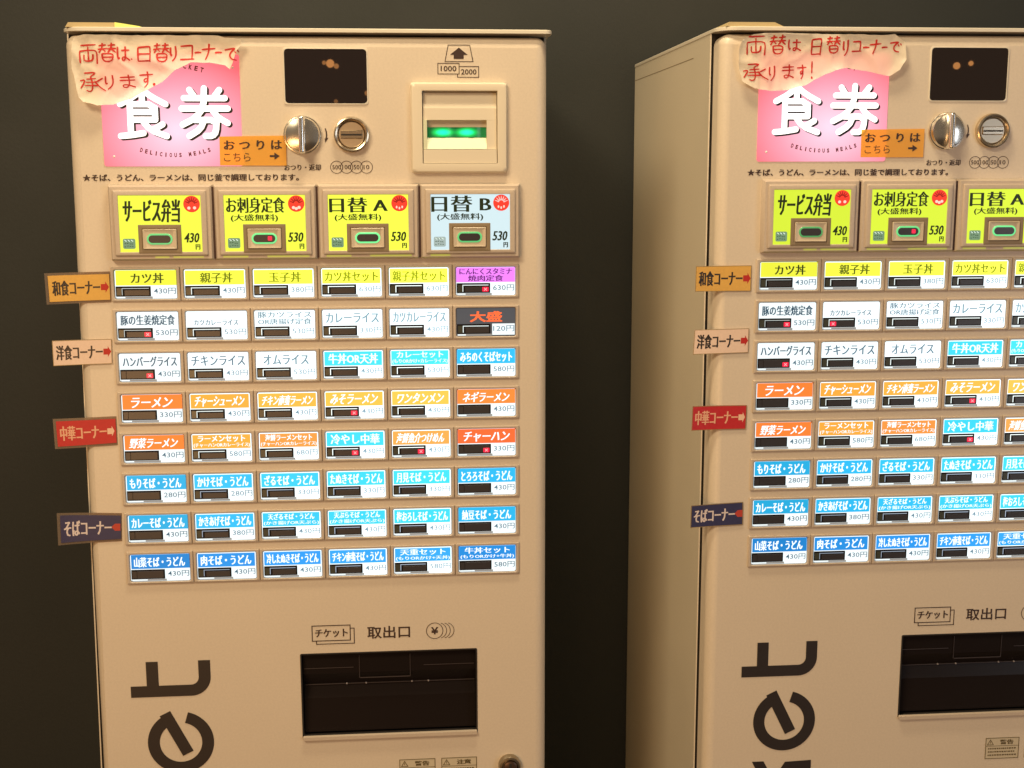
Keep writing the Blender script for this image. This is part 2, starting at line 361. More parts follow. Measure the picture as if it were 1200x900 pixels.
# ------------------------------------------------------------------ large menu button
BIG = [('サービス弁当', None, 430), ('お刺身定食', '(大盛無料)', 530), ('日替 A', '(大盛無料)', 530), ('日替 B', '(大盛無料)', 530)]
def big_button(root, mi, i):
    nm_, sub_, price = BIG[i]; D = -11.0
    X = -0.8+103.3*i
    m = MB(); L = lambda a, y, r=.6: ((a)*mm, (102.2-a)*mm, (9.0+a)*mm, (84.7-a)*mm, y*mm, r*mm)
    m.loft([L(0, 0), L(.6, -6), L(2.2, -8.6), L(5.2, -8.8), L(6.0, -10.9), L(6.8, -11.2),
            (10.3*mm, 91.6*mm, 17.9*mm, 74.6*mm, -11.2*mm, .5*mm), (10.7*mm, 91.2*mm, 18.3*mm, 74.2*mm, -10.4*mm, .3*mm)], seg=3, cap1=False)
    o = link('large_menu_button', m.mesh('large_menu_button', TAN, True), root, label='large lit menu button reading ' + nm_, loc=(X*mm, 0, Z0))
    def p(nm, mb, mt, smooth=False): return link(nm, mb.mesh(nm, mt, smooth), o)
    s = {0: [1.0, 1.02, 1.08, 1.0], 1: [.86, .90, .93, .95]}[mi][i]
    colr = (.83, .93, .045) if i < 3 else (.60, .77, .82)
    if mi == 1: colr = (.74, .93, .03) if i < 3 else colr
    p('lit_plate', rect(MB(), 10.6*mm, 91.3*mm, 18.2*mm, 74.3*mm, -10.45*mm), glow(colr, s, .02))
    blk = glow((.012, .02, .004), 1, 0)
    t = MB()
    if sub_ is None:
        text(t, nm_, 14*mm, 71.5*mm, 47.5*mm, 70.5*mm, -10.6*mm, off=.006, thick=1.3*mm, shear=.05)
    else:
        x0, x1 = (12.6, 71.2) if i == 1 else ((11.8, 70.8) if i == 2 else (11.2, 72.5))
        text(t, nm_, x0*mm, x1*mm, 56.5*mm, (72.0 if i == 1 else 71.5 if i == 2 else 73)*mm, -10.6*mm, off=-.004, thick=(1.1 if i == 1 else 1.7)*mm)
        text(t, sub_, 17*mm, 64*mm, 47.6*mm, 55.2*mm, -10.6*mm, off=.0, thick=.6*mm)
    p('dish_name', t, blk)
    t = MB(); text(t, str(price), 73.0*mm, 89.5*mm, 27.3*mm, 37*mm, -10.6*mm, off=.01, thick=.6*mm, shear=.16)
    text(t, '円', 84.5*mm, 89.3*mm, 20.3*mm, 25.6*mm, -10.6*mm, off=.01, thick=.6*mm)
    p('price', t, blk)
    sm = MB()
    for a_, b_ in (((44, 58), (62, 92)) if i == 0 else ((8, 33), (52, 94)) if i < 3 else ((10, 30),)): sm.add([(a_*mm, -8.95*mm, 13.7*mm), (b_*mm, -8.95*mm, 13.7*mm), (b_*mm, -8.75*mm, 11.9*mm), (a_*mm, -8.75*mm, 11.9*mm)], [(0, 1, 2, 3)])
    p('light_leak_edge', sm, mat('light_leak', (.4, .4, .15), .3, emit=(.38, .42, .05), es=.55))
    # round red emblem with petals and pale marks
    cx, cz, R = 82.4*mm, 65.6*mm, 8.2*mm
    red = MB().disc(cx, cz, R, -10.62*mm, 32)
    p('round_emblem', red, glow((.86, .035, .012), 1.05, .01))
    pt_ = MB(); random.seed(i+4)
    for k in range(7):
        a = math.radians(20+k*23); r1 = R*.62
        pt_.ribbon([(cx+math.cos(a)*R*.30, cz+math.sin(a)*R*.30), (cx+math.cos(a)*R*.86, cz+math.sin(a)*R*.86)], [1.3*mm, .5*mm], (-10.66-.01*k)*mm)
    p('emblem_petals', pt_, glow((.30, .006, .003) if i < 3 else (.9, .55, .5), 1, 0))
    pl = MB()
    for k, (dx, dz) in enumerate(((-.34, -.48), (.0, -.60), (.34, -.46))[: (3 if i > 1 else 3)]):
        if i == 0 and k == 1: continue
        pl.disc(cx+dx*R, cz+dz*R, (.17 if i > 1 else .19)*R, (-10.74-.01*k)*mm, 9, rx=.11*R if i > 1 else .2*R)
    p('emblem_marks', pl, glow((1, .62, .5), 1.1, 0))
    # small grey-green card symbol
    cs = rect(MB(), 13.4*mm, 25.6*mm, 21.5*mm, 31.6*mm, -10.62*mm, 1.6*mm)
    p('card_symbol', cs, glow((.17, .28, .16) if i != 3 else (.36, .45, .42), 1.0, 0))
    cg = MB(); random.seed(11)
    for rr in range(3):
        for k in range(4):
            x = (15.2+k*2.3+random.uniform(-.3, .3))*mm; z = (29.4-rr*2.7)*mm
            cg.ribbon([(x, z), (x+random.uniform(.9, 1.7)*mm, z+random.uniform(-.8, .8)*mm)], .75*mm, (-10.7-.004*(rr*4+k))*mm)
    p('card_symbol_marks', cg, glow((.03, .07, .03), 1, 0))
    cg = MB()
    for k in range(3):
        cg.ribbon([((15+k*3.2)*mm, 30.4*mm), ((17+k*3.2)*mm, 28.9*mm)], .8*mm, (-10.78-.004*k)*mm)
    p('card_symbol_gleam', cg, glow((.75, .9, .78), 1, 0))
    # key housing let into the plate, key, green ring, dark pill window
    h = MB().loft([(29.0*mm, 71.2*mm, 16.9*mm, 45.3*mm, -10.3*mm, .4*mm), (29.0*mm, 71.2*mm, 16.9*mm, 45.3*mm, -11.6*mm, .4*mm), (29.8*mm, 70.4*mm, 17.7*mm, 44.5*mm, -11.9*mm, .4*mm),
                   (32.6*mm, 67.4*mm, 20.4*mm, 41.6*mm, -11.5*mm, .4*mm), (32.8*mm, 67.2*mm, 20.6*mm, 41.4*mm, -10.9*mm, .4*mm)], seg=2)
    p('key_housing', h, TAND, True)
    kz, kx = (21.2, 40.9), (33.4, 66.6)
    k_ = MB().loft([(kx[0]*mm, kx[1]*mm, kz[0]*mm, kz[1]*mm, -10.5*mm, .5*mm), (kx[0]*mm, kx[1]*mm, kz[0]*mm, kz[1]*mm, -12.6*mm, .5*mm), ((kx[0]+.5)*mm, (kx[1]-.5)*mm, (kz[0]+.5)*mm, (kz[1]-.5)*mm, -13.1*mm, .5*mm),
                    ((kx[0]+3)*mm, (kx[1]-3)*mm, (kz[0]+1.6)*mm, (kz[1]-1.6)*mm, -12.5*mm, 1*mm)], seg=3)
    p('push_key', k_, TAN2, True)
    gs = {0: [.62, 1.0, 1.25, .55], 1: [.22, .8, 1.0, .9]}[mi][i]
    p('green_ring', MB().loft([(37.2*mm, 62.6*mm, 25.6*mm, 36.6*mm, -12.6*mm, 5.4*mm), (37.6*mm, 62.2*mm, 26.0*mm, 36.2*mm, -13.0*mm, 5.0*mm)], seg=8), mat('green_ring_%.2f' % gs, (.1, .4, .15), .3, emit=(.10*gs, .62*gs, .22*gs), es=1.0), True)
    p('pill_window', MB().loft([(39.0*mm, 60.8*mm, 27.3*mm, 34.9*mm, -13.0*mm, 3.7*mm), (39.2*mm, 60.6*mm, 27.5*mm, 34.7*mm, -13.4*mm, 3.5*mm)], seg=8), BAR, True)
    if i == 1:
        p('sold_out_light', rect(MB(), 53.4*mm, 57.6*mm, 29.0*mm, 33.4*mm, -13.5*mm, .8*mm), mat('red_led', (.4, .01, .02), .3, emit=(.8, .012, .06), es=1.0))
    return o
# ------------------------------------------------------------------ the machine
def door_mesh(mi):
    m = MB(); xl, xr, zt, zb, R = -46.9, 439.5, 230.5, -1290.0, 11.0
    LT = (lambda v: 0.0)
    loops = [(xl*mm, xr*mm, Z(zb), Z(zt), 30*mm, R*mm)]
    for k in range(0, 7):
        a = math.radians(90*k/6); ins = R*(1-math.cos(a)) ; y = R*(1-math.sin(a))
        loops.append(((xl+ins)*mm, (xr-ins)*mm, Z(zb+ins), Z(zt-ins), y*mm, max(R-ins, 0.0)*mm))
    m.loft(loops, seg=6, cap1=False)
    xs = [xl+R, 174.5, 309, 392, 363.2, xr-R]; xs = sorted(xs); zs = sorted([zb+R, -510.8, -415.6, 101, 181, zt-R])
    def hole(xm, zm): return (174.5 < xm < 363.2 and -510.8 < zm < -415.6) or (309 < xm < 392 and 101 < zm < 181)
    for a, b in zip(xs, xs[1:]):
        for c, d in zip(zs, zs[1:]):
            if not hole((a+b)/2, (c+d)/2): m.poly([(a*mm, Z(c)), (b*mm, Z(c)), (b*mm, Z(d)), (a*mm, Z(d))], 0)
    return m
def circle(cx, cz, r, n=28): return [(cx+r*math.cos(2*math.pi*k/n), cz+r*math.sin(2*math.pi*k/n)) for k in range(n)]
def machine(mi, loc, rz, label):
    root = bpy.data.objects.new('ticket_machine', None); COL.objects.link(root)
    root.location = loc; root.rotation_euler = (0, 0, rz); root.empty_display_size = 0.1
    root['label'] = label; root['category'] = 'ticket machine'; root['group'] = 'meal ticket machines side by side against the wall'
    P = lambda nm, mb, mt, smooth=False, lab=None, par=None: link(nm, mb.mesh(nm, mt, smooth), par or root, lab)
    f0 = -Z0 - loc[2] + Z0
    # cabinet shell: left, right and rear panels, flange; left panel of the first one stands slightly out of true
    tl, bl = ((-40.5, -51.5) if mi == 0 else (-50.0, -50.0))
    m = MB()
    xb = lambda z: (tl+(bl-tl)*(230-z)/(230+600)) if z > -600 else bl
    zz = [233.5, -600, -1330]
    m.add([(xb(z)*mm, y, Z(z)) for z in zz for y in (.0335, .470)], [(0, 1, 3, 2), (2, 3, 5, 4)])
    c = P('side_panel', m, SIDE)
    P('panel_seam', MB().add([((xb(200)-.15)*mm, .470, Z(215.5)), ((xb(200)-.15)*mm, .110, Z(215.5)), ((xb(200)-.15)*mm, .110, Z(214.7)), ((xb(200)-.15)*mm, .470, Z(214.7))], [(0, 1, 2, 3)]), TAND, par=c)
    P('side_panel', MB().box(440.0*mm, 442.0*mm, .0335, .470, Z(-1330), Z(233.5)), SIDE)
    P('rear_panel', MB().box(-44*mm, 440.0*mm, .466, .469, Z(-1330), Z(233.3)), SIDE)
    P('cabinet_flange', MB().add([((xb(z)+d)*mm, .0325, Z(z)) for z in zz for d in (-.2, 1.1)], [(0, 1, 3, 2), (2, 3, 5, 4)]), FLANGE)
    P('door_gap', MB().add([((xb(z)+.9)*mm, .0345, Z(z)) for z in zz]+[(439*mm, .0345, Z(z)) for z in zz], [(0, 1, 4, 3), (1, 2, 5, 4)]), DARK)
    # door and top lid
    dm = door_mesh(mi)
    if mi == 0:
        dm.v = [((x+max(0, .0108*(z-Z(-600))/.83) if x < -.03 else x), y, z) for x, y, z in dm.v]
    door = P('door', dm, CREAM, True)
    x0 = (-39.5 if mi == 0 else -50.5)
    lid = MB(); rr = 22
    out = [(x0, 470)] + [(x0+rr-rr*math.cos(math.radians(a)), -3+rr-rr*math.sin(math.radians(a))) for a in range(0, 91, 10)] + [(444.5-8+8*math.sin(math.radians(a)), -3+8-8*math.cos(math.radians(a))) for a in range(0, 91, 15)] + [(444.5, 470)]
    n = len(out); base = 0
    prof = [(0, 233.4), (0, 236.4), (1.0, 237.2)]
    for ins, z in prof:
        for (x, y) in out:
            xx = x+ins if x < 200 else x-ins; yy = y+ins if y < 400 else y
            lid.v.append((xx*mm, yy*mm, Z(z)))
    for i in range(2):
        for k in range(n):
            j = (k+1) % n; lid.f.append((i*n+k, i*n+j, (i+1)*n+j, (i+1)*n+k))
    lid.f.append(tuple(2*n+k for k in range(n))); lid.f.append(tuple(reversed(range(n))))
    P('top_lid', lid, CREAM2, True)
    # hinge cover lying on the lid's left end
    a, b, e = ((-32, 14, 38) if mi == 0 else (-40, 8, 18))
    hb = MB().add([(x*mm, y, Z(z)) for y in (.0005, .06) for x, z in ((a-2, 237.2), (a+1, 241.6), (b, 241.6), (e, 237.25))],
                  [(0, 1, 2, 3), (7, 6, 5, 4), (0, 4, 5, 1), (1, 5, 6, 2), (2, 6, 7, 3), (3, 7, 4, 0)])
    hc = P('hinge_cover', hb, mat('yellowed_cream', (.55, .43, .22), .35))
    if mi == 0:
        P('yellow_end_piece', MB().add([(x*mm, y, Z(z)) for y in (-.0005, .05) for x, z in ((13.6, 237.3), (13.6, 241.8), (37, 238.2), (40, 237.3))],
          [(0, 1, 2, 3), (7, 6, 5, 4), (0, 4, 5, 1), (1, 5, 6, 2), (2, 6, 7, 3), (3, 7, 4, 0)]), mat('highlit_yellow_plastic', (.85, .85, .22), .25, emit=(.5, .55, .1), es=.35), par=hc)  # yellow end piece, its highlight put in as emission
    P('plinth', MB().box(-40*mm, 432*mm, .02, .46, -loc[2], Z(-1330)), DARK)
    # display: glass in a thin cream rim
    dx = 0 if mi == 0 else -3.5
    rim = MB().loft([((175.2+dx)*mm, (259.2+dx)*mm, Z(163.2), Z(218.8), 0, 3*mm), ((175.4+dx)*mm, (259+dx)*mm, Z(163.4), Z(218.6), -.7*mm, 3*mm), ((176.4+dx)*mm, (258+dx)*mm, Z(164.4), Z(217.6), -.9*mm, 3.5*mm), ((176.6+dx)*mm, (257.8+dx)*mm, Z(164.6), Z(217.4), -.3*mm, 3.4*mm)], seg=4, cap1=False)
    dsp = P('display', rim, CREAM2, True)
    P('display_glass', rect(MB(), (176.6+dx)*mm, (257.8+dx)*mm, Z(164.6), Z(217.4), -.4*mm, 3.4*mm), GLASS, par=dsp)
    # change lever
    kx = 192.6*mm; kz = Z(133.5)
    kb = P('change_lever', MB().lathe(kx, kz, [(19.2*mm, 0), (19.2*mm, -.0022), (18.6*mm, -.003), (17.8*mm, -.0032), (17.6*mm, -.005), (16.5*mm, -.0068), (11*mm, -.0084), (5*mm, -.0092)], 48), CHROME, True)
    P('lever_grip', MB().loft([(kx-3.2*mm, kx+3.2*mm, kz-18.4*mm, kz+18.4*mm, -.003, 1.4*mm), (kx-3.0*mm, kx+3.0*mm, kz-18.2*mm, kz+18.2*mm, -.015, 1.4*mm), (kx-2.5*mm, kx+2.5*mm, kz-17.8*mm, kz+17.8*mm, -.0166, 1.3*mm), (kx-1.5*mm, kx+1.5*mm, kz-17.0*mm, kz+17.0*mm, -.0176, .9*mm), (kx-.3*mm, kx+.3*mm, kz-16.0*mm, kz+16.0*mm, -.0179, .2*mm)], seg=4), CHROMEP, True, par=kb)
    P('lever_line', MB().box(kx-.25*mm, kx+.25*mm, -.01805, -.0170, kz-16.5*mm, kz+15.5*mm), DARK, par=kb)
    P('lever_arrow', MB().ribbon([(kx+22.6*mm, kz+6.6*mm), (kx+23.6*mm, kz+3*mm), (kx+23.8*mm, kz-.5*mm), (kx+23.3*mm, kz-3.2*mm)], [1.0*mm, 1.3*mm, 1.4*mm, 1.3*mm], -.0003).poly([(kx+21.8*mm, kz-3.3*mm), (kx+25.6*mm, kz-2.6*mm), (kx+22.4*mm, kz-7.6*mm)], -.00034), INK)
    # coin slot
    cx = 241.4*mm; cz = Z(133.8)
    cs = P('coin_slot', MB().lathe(cx, cz, [(17.9*mm, 0), (17.9*mm, -.003), (17.2*mm, -.0052), (15.9*mm, -.0058), (14.4*mm, -.0052), (13.4*mm, -.0022), (13.2*mm, -.0012)], 48), BRONZE, True)
    P('coin_plate', MB().lathe(cx, cz, [(13.2*mm, -.0011), (12.9*mm, -.0024), (12.4*mm, -.0028)], 40), mat('brushed_nickel', (.62, .53, .40), .38, metal=1.0), True, par=cs)
    P('coin_chute_lip', MB().loft([(cx-11.2*mm, cx+11.2*mm, cz-4.2*mm, cz+4.6*mm, -.0026, .8*mm), (cx-10.8*mm, cx+10.8*mm, cz-3.2*mm, cz+3.8*mm, -.0044, .6*mm)], seg=2), BRONZE, True, par=cs)
    P('coin_opening', MB().box(cx-10.4*mm, cx+10.4*mm, -.0047, -.0040, cz-.95*mm, cz+.75*mm), DARK, par=cs)
    # printed signs beside the slots
    t = MB(); text(t, 'おつり・返却', 173.2*mm, 210*mm, Z(98.3), Z(104.6), -.0003, off=.004, thick=.4*mm); P('change_return_lettering', t, INK)
    t = MB()
    for k, nme in enumerate(('500', '100', '50', '10')):
        x = (225.6+k*10.0)*mm; t.ribbon(circle(x, Z(101.6), 6.1*mm), .55*mm, (-.3-.01*k)*mm, closed=True)
        w = 8.6 if len(nme) == 3 else 5.8
        text(t, nme, x-w/2*mm, x+w/2*mm, Z(99.4), Z(103.8), -.00036, off=.006)
    P('coin_value_symbols', t, INK)
    t = MB(); r_ = -.0003
    t.ribbon([(339*mm, Z(222)), (361.5*mm, Z(222))], .75*mm, r_).ribbon([(339.4*mm, Z(221.6)), (336.2*mm, Z(206)), (364.4*mm, Z(206)), (361.2*mm, Z(221.6))], .7*mm, r_-.00003)
    t.poly([(345*mm, Z(208.6)), (355*mm, Z(208.6)), (355*mm, Z(212.6)), (359*mm, Z(212.6)), (350.2*mm, Z(219.6)), (341.4*mm, Z(212.6)), (345*mm, Z(212.6))], r_)
    t.ribbon([(329*mm, Z(193.8)), (350.3*mm, Z(193.8)), (350.3*mm, Z(204.2)), (329*mm, Z(204.2))], .7*mm, r_, closed=True)
    t.ribbon([(350.6*mm, Z(201.2)), (370*mm, Z(201.2)), (370*mm, Z(190.6)), (348.6*mm, Z(190.6)), (348.6*mm, Z(193.4))], .7*mm, r_)
    text(t, '1000', 331.8*mm, 347.6*mm, Z(196.4), Z(201.8), r_, off=.012); text(t, '2000', 352.2*mm, 367.8*mm, Z(193.2), Z(198.6), r_, off=.012)
    P('banknote_symbol', t, INK)
    # banknote slot
    bz = P('banknote_slot', MB().loft([(301*mm, 398.6*mm, Z(95.6), Z(185.4), 0, 3*mm), (301.4*mm, 398.2*mm, Z(96), Z(185), -.0045, 3*mm), (302.6*mm, 397*mm, Z(97.2), Z(183.8), -.0062, 3*mm), (304.8*mm, 394.8*mm, Z(99.4), Z(181.8), -.0066, 2.5*mm),
        (312.4*mm, 388.6*mm, Z(105.0), Z(177.2), -.0062, .6*mm), (313.4*mm, 387.6*mm, Z(105.6), Z(176.4), .004, .6*mm)], seg=4, cap1=False), BONE, True)
    P('upper_guide', MB().add([(x*mm, y, Z(z)) for x in (313.4, 387.6) for y, z in ((.004, 176.6), (-.0005, 175), (-.0012, 166), (-.0028, 160), (-.0030, 148.4), (.014, 147.0))],
        [(k, k+1, k+7, k+6) for k in range(5)]+[(0, 1, 2, 3, 4, 5), (6, 7, 8, 9, 10, 11)]), BONE, par=bz)
    P('slot_cheek', MB().box(313.4*mm, 317.2*mm, -.0045, .014, Z(119.2), Z(148.3)), BONE2, par=bz)
    P('slot_cheek', MB().box(377.6*mm, 387.6*mm, -.003, .014, Z(119.2), Z(148.3)), BONE, par=bz)
    P('slot_roof', MB().box(317.2*mm, 377.6*mm, .0025, .014, Z(141.4), Z(148.2)), TAN2, par=bz)
    m = MB(); nx = 40
    for k in range(nx+1):
        x = 317.4+60*k/nx; m.v += [(x*mm, .003+.0015*math.cos(k/nx*4*math.pi), Z(z)) for z in (141.4, 136, 131.0)]
    for k in range(nx):
        for j in range(2): m.f.append((k*3+j, k*3+j+1, k*3+j+4, k*3+j+3))
    gm = bpy.data.materials.new('green_slot_light_%d' % mi); gm.use_nodes = True; nt = gm.node_tree; bb = nt.nodes['Principled BSDF']
    bb.inputs['Base Color'].default_value = (.02, .25, .08, 1); bb.inputs['Roughness'].default_value = .2
    tc = nt.nodes.new('ShaderNodeTexCoord'); sp = nt.nodes.new('ShaderNodeSeparateXYZ'); nt.links.new(tc.outputs['Object'], sp.inputs[0])
    def gauss(cxx):
        s1 = nt.nodes.new('ShaderNodeVectorMath'); s1.operation = 'DISTANCE'; cb = nt.nodes.new('ShaderNodeCombineXYZ')
        nt.links.new(sp.outputs[0], cb.inputs[0])
        m1 = nt.nodes.new('ShaderNodeMath'); m1.operation = 'MULTIPLY'; m1.inputs[1].default_value = 2.5; nt.links.new(sp.outputs[2], m1.inputs[0]); nt.links.new(m1.outputs[0], cb.inputs[1])
        nt.links.new(cb.outputs[0], s1.inputs[0]); s1.inputs[1].default_value = (cxx*mm, 2.5*Z(136.2), 0)
        mr = nt.nodes.new('ShaderNodeMapRange'); mr.interpolation_type = 'SMOOTHERSTEP'; mr.inputs[1].default_value = 0; mr.inputs[2].default_value = .016; mr.inputs[3].default_value = 1; mr.inputs[4].default_value = 0
        nt.links.new(s1.outputs['Value'], mr.inputs[0]); return mr.outputs[0]
    ad = nt.nodes.new('ShaderNodeMath'); ad.operation = 'ADD'; nt.links.new(gauss(333.5), ad.inputs[0]); nt.links.new(gauss(357.5), ad.inputs[1])
    cr = nt.nodes.new('ShaderNodeValToRGB'); cr.color_ramp.elements[0].color = (0, .05, .012, 1); cr.color_ramp.elements[1].color = (.01, 1.0, .62, 1)
    e2 = cr.color_ramp.elements.new(.45); e2.color = (0, .55, .08, 1)
    nt.links.new(ad.outputs[0], cr.inputs[0]); nt.links.new(cr.outputs[0], bb.inputs['Emission Color']); bb.inputs['Emission Strength'].default_value = 1.1
    P('green_slot_light', m, gm, True, par=bz)
    P('lower_ledge', MB().add([(x*mm, y, Z(z)) for x in (317.2, 377.6) for y, z in ((.012, 131.2), (.002, 130.8), (-.005, 119.4), (.012, 119.2))], [(0, 1, 5, 4), (1, 2, 6, 5), (2, 3, 7, 6), (0, 3, 7, 4), (0, 1, 2, 3), (4, 5, 6, 7)]), BONE2, par=bz)
    P('lower_guide', MB().box(313.4*mm, 387.6*mm, -.0052, .006, Z(105.4), Z(119.0)), BONE, par=bz)
    # note about the shared noodle pot
    sx = 0 if mi == 0 else 9.3
    t = MB(); text(t, '★そば、うどん、ラーメンは、同じ釜で調理しております。', (-25.4+sx)*mm, (187.5+sx*1.05)*mm, Z(88.2), Z(95.2), -.0003, off=.004, thick=.45*mm, thickz=.2*mm)
    P('notice_line', t, INK)
    # pink backlit panel
    px = 0 if mi == 0 else -3.3
    pm = MATS.get('pink_backlit')
    if pm is None:
        pm = mat('pink_backlit', (.12, .02, .02), .25); nt = pm.node_tree; bb = nt.nodes['Principled BSDF']
        tc = nt.nodes.new('ShaderNodeTexCoord'); mp = nt.nodes.new('ShaderNodeMapping'); mp.inputs['Location'].default_value = (-.072, 0, -Z(140))
        mp.inputs['Scale'].default_value = (.85, 0, 1.05)
        mp.vector_type = 'POINT'
        vm = nt.nodes.new('ShaderNodeVectorMath'); vm.operation = 'SUBTRACT'; vm.inputs[1].default_value = (.070, 0, Z(138))
        vm2 = nt.nodes.new('ShaderNodeVectorMath'); vm2.operation = 'MULTIPLY'; vm2.inputs[1].default_value = (.9, 0, 1.15)
        ln = nt.nodes.new('ShaderNodeVectorMath'); ln.operation = 'LENGTH'
        nt.links.new(tc.outputs['Object'], vm.inputs[0]); nt.links.new(vm.outputs[0], vm2.inputs[0]); nt.links.new(vm2.outputs[0], ln.inputs[0])
        cr = nt.nodes.new('ShaderNodeValToRGB'); mr = nt.nodes.new('ShaderNodeMapRange'); mr.inputs[1].default_value = .004; mr.inputs[2].default_value = .088
        nt.links.new(ln.outputs['Value'], mr.inputs[0]); nt.links.new(mr.outputs[0], cr.inputs[0])
        cr.color_ramp.elements[0].color = (1.0, .74, .90, 1); cr.color_ramp.elements[1].color = (1.0, .145, .17, 1)
        e = cr.color_ramp.elements.new(.55); e.color = (1.0, .37, .48, 1)
        nt.links.new(cr.outputs[0], bb.inputs['Emission Color']); bb.inputs['Emission Strength'].default_value = .95
        nt.nodes.remove(mp)
    pk = P('pink_sign_panel', MB().loft([((-3.6+px)*mm, (132.4+px)*mm, Z(102.8), Z(212), 0, 2.5*mm), ((-3.5+px)*mm, (132.3+px)*mm, Z(102.9), Z(212), -.0006, 2.5*mm)], seg=4), pm)
    t = MB(); tb = MB()
    FOOD = [[(5, 9.8), (3.4, 8.3), (0.9, 6.9)], [(5, 9.8), (6.8, 8.3), (9.3, 6.9)], [(5, 8.6), (5, 7.3)], [(2.7, 6.9), (7.3, 6.9), (7.3, 3.9)], [(2.7, 5.4), (7.3, 5.4)], [(2.7, 3.9), (7.3, 3.9)], [(2.7, 6.9), (2.7, .9)], [(0.8, .75), (2.7, .9), (5.0, 1.3)], [(4.8, 3.9), (6.3, 1.9), (9.3, .7)], [(8.6, 3.0), (6.9, 2.0)]]
    KEN = [[(2.2, 9.5), (3.0, 8.3)], [(7.9, 9.5), (7.0, 8.3)], [(5, 9.8), (4.8, 6.2), (3.2, 4.1), (0.7, 2.8)], [(1.1, 7.9), (8.9, 7.9)], [(0.6, 5.9), (9.4, 5.9)], [(6.3, 5.8), (7.6, 4.1), (9.3, 3.1)], [(3.0, 3.7), (7.2, 3.7), (7.0, 1.4), (6.3, .6), (5.0, .6)], [(4.8, 3.7), (4.0, 1.9), (1.9, .6)]]
    for gl, (gx0, gx1, gz0, gz1) in ((FOOD, (10.0, 62.5, 128.8, 179)), (KEN, (71.4, 122.6, 129.5, 180))):
        for k, st in enumerate(gl):
            q = [((gx0+(gx1-gx0)*a/10+px)*mm, Z(gz0+(gz1-gz0)*b/10)) for a, b in (chaikin(st, 1) if len(st) > 2 else st)]
            t.ribbon(q, 5.9*mm, (-.9-.05*k)*mm, cap=True)
            tb.ribbon([(a+1.9*mm, b-1.5*mm) for a, b in q], 6.0*mm, (-.66-.01*k)*mm, cap=True)
    P('white_lettering', t, mat('backlit_white', (.8, .8, .8), .3, emit=(1.15, 1.12, 1.15), es=1.0), par=pk)
    P('lettering_shadow', tb, mat('black_print', (.01, .01, .01), .4), par=pk)
    t = MB()
    def arc(s_, xa, xb_, zf, size, y):
        for k, ch in enumerate(s_):
            if ch == ' ': continue
            x = xa+(xb_-xa)*(k+.5)/len(s_); z = zf((x-66.5)/33)
            sl = (zf((x-66.5)/33+.02)-zf((x-66.5)/33-.02))/(.04*33)
            w, h = size[0]/2*(.45 if ch == 'I' else 1), size[1]/2
            qd = [(x-w*c_-h*s2*(-1 if True else 1)*0-sl*(-h), 0) for c_, s2 in ()]
            cc, ss = math.cos(math.atan(sl)), math.sin(math.atan(sl))
            f = lambda a, b: ((x+a*cc-b*ss+px)*mm, Z(z+a*ss+b*cc))
            text(t, ch, 0, 1, 0, 1, y, off=.045, quad=[f(-w, h), f(w, h), f(w, -h), f(-w, -h)])
    arc('DELICIOUS MEALS', 31, 102, lambda q: 113.8+5.0*q*q, (2.5, 4.3), -.0007)
    P('arched_lettering', t, mat('dark_red_print', (.13, .006, .008), .4), par=pk); t = MB()
    arc('TICKET', 65.5, 98.5, lambda q: 201.0-5.5*q*q, (3.2, 4.8), -.0007)
    P('arched_lettering', t, mat('dark_red_print', (.13, .006, .008), .4), par=pk)
    for x, z in ((6.4, 112.4), (125.7, 199)):
        P('panel_rivet', MB().lathe((x+px)*mm, Z(z), [(1.3*mm, -.0005), (1.1*mm, -.0012), (.5*mm, -.0016)], 14), mat('white_rivet', (.9, .85, .8), .3), True, par=pk)
    # menu buttons
    for i in range(4): big_button(root, mi, i)
    P('button_gap_strip', MB().box(2*mm, 405*mm, -.0055, -.0002, Z(11), Z(82.5)), GAP)
    for r in range(8):
        P('button_row_backing', MB().box(-2.4*mm, (5*PU+WW+2.4)*mm, -.00015, .0, Z(-r*PV-WH-1.6), Z(-r*PV+1.6)), TAND)
        for c in range(6): menu_button(root, mi, r, c)
    # outlet lettering and outlet
    t = MB(); r_ = -.0003
    t.ribbon([(187*mm, Z(-400.6)), (227.6*mm, Z(-400.6)), (227.6*mm, Z(-383.6)), (187*mm, Z(-383.6))], 1.0*mm, r_, closed=True)
    t.ribbon([(191.4*mm, Z(-401)), (191.4*mm, Z(-404.2)), (231.8*mm, Z(-404.2)), (231.8*mm, Z(-387.2)), (228*mm, Z(-387.2))], .9*mm, r_-.00004)
    text(t, 'チケット', 190*mm, 225*mm, Z(-396.6), Z(-387.4), r_, off=.012, thick=.4*mm)
    text(t, '取出口', 245.8*mm, 291.8*mm, Z(-400), Z(-386), r_, off=.016)
    t.ribbon(circle(318.4*mm, Z(-393.2), 8.9*mm), .7*mm, r_, closed=True)
    for k in (1, 2, 3):
        cxx = (318.4+k*4.0)*mm; t.ribbon([(cxx+8.9*mm*math.cos(math.radians(a)), Z(-393.2)+8.9*mm*math.sin(math.radians(a))) for a in range(-72, 73, 12)], .6*mm, r_-.00003*k)
    text(t, '¥', 314.4*mm, 322.4*mm, Z(-397.2), Z(-389), r_, off=.025)
    P('outlet_lettering', t, INK)
    tr = P('ticket_outlet', MB().loft([(174.5*mm, 363.2*mm, Z(-510.8), Z(-415.6), 0, .1*mm), (174.5*mm, 363.2*mm, Z(-510.8), Z(-415.6), .055, .1*mm)], seg=1), INSIDE)
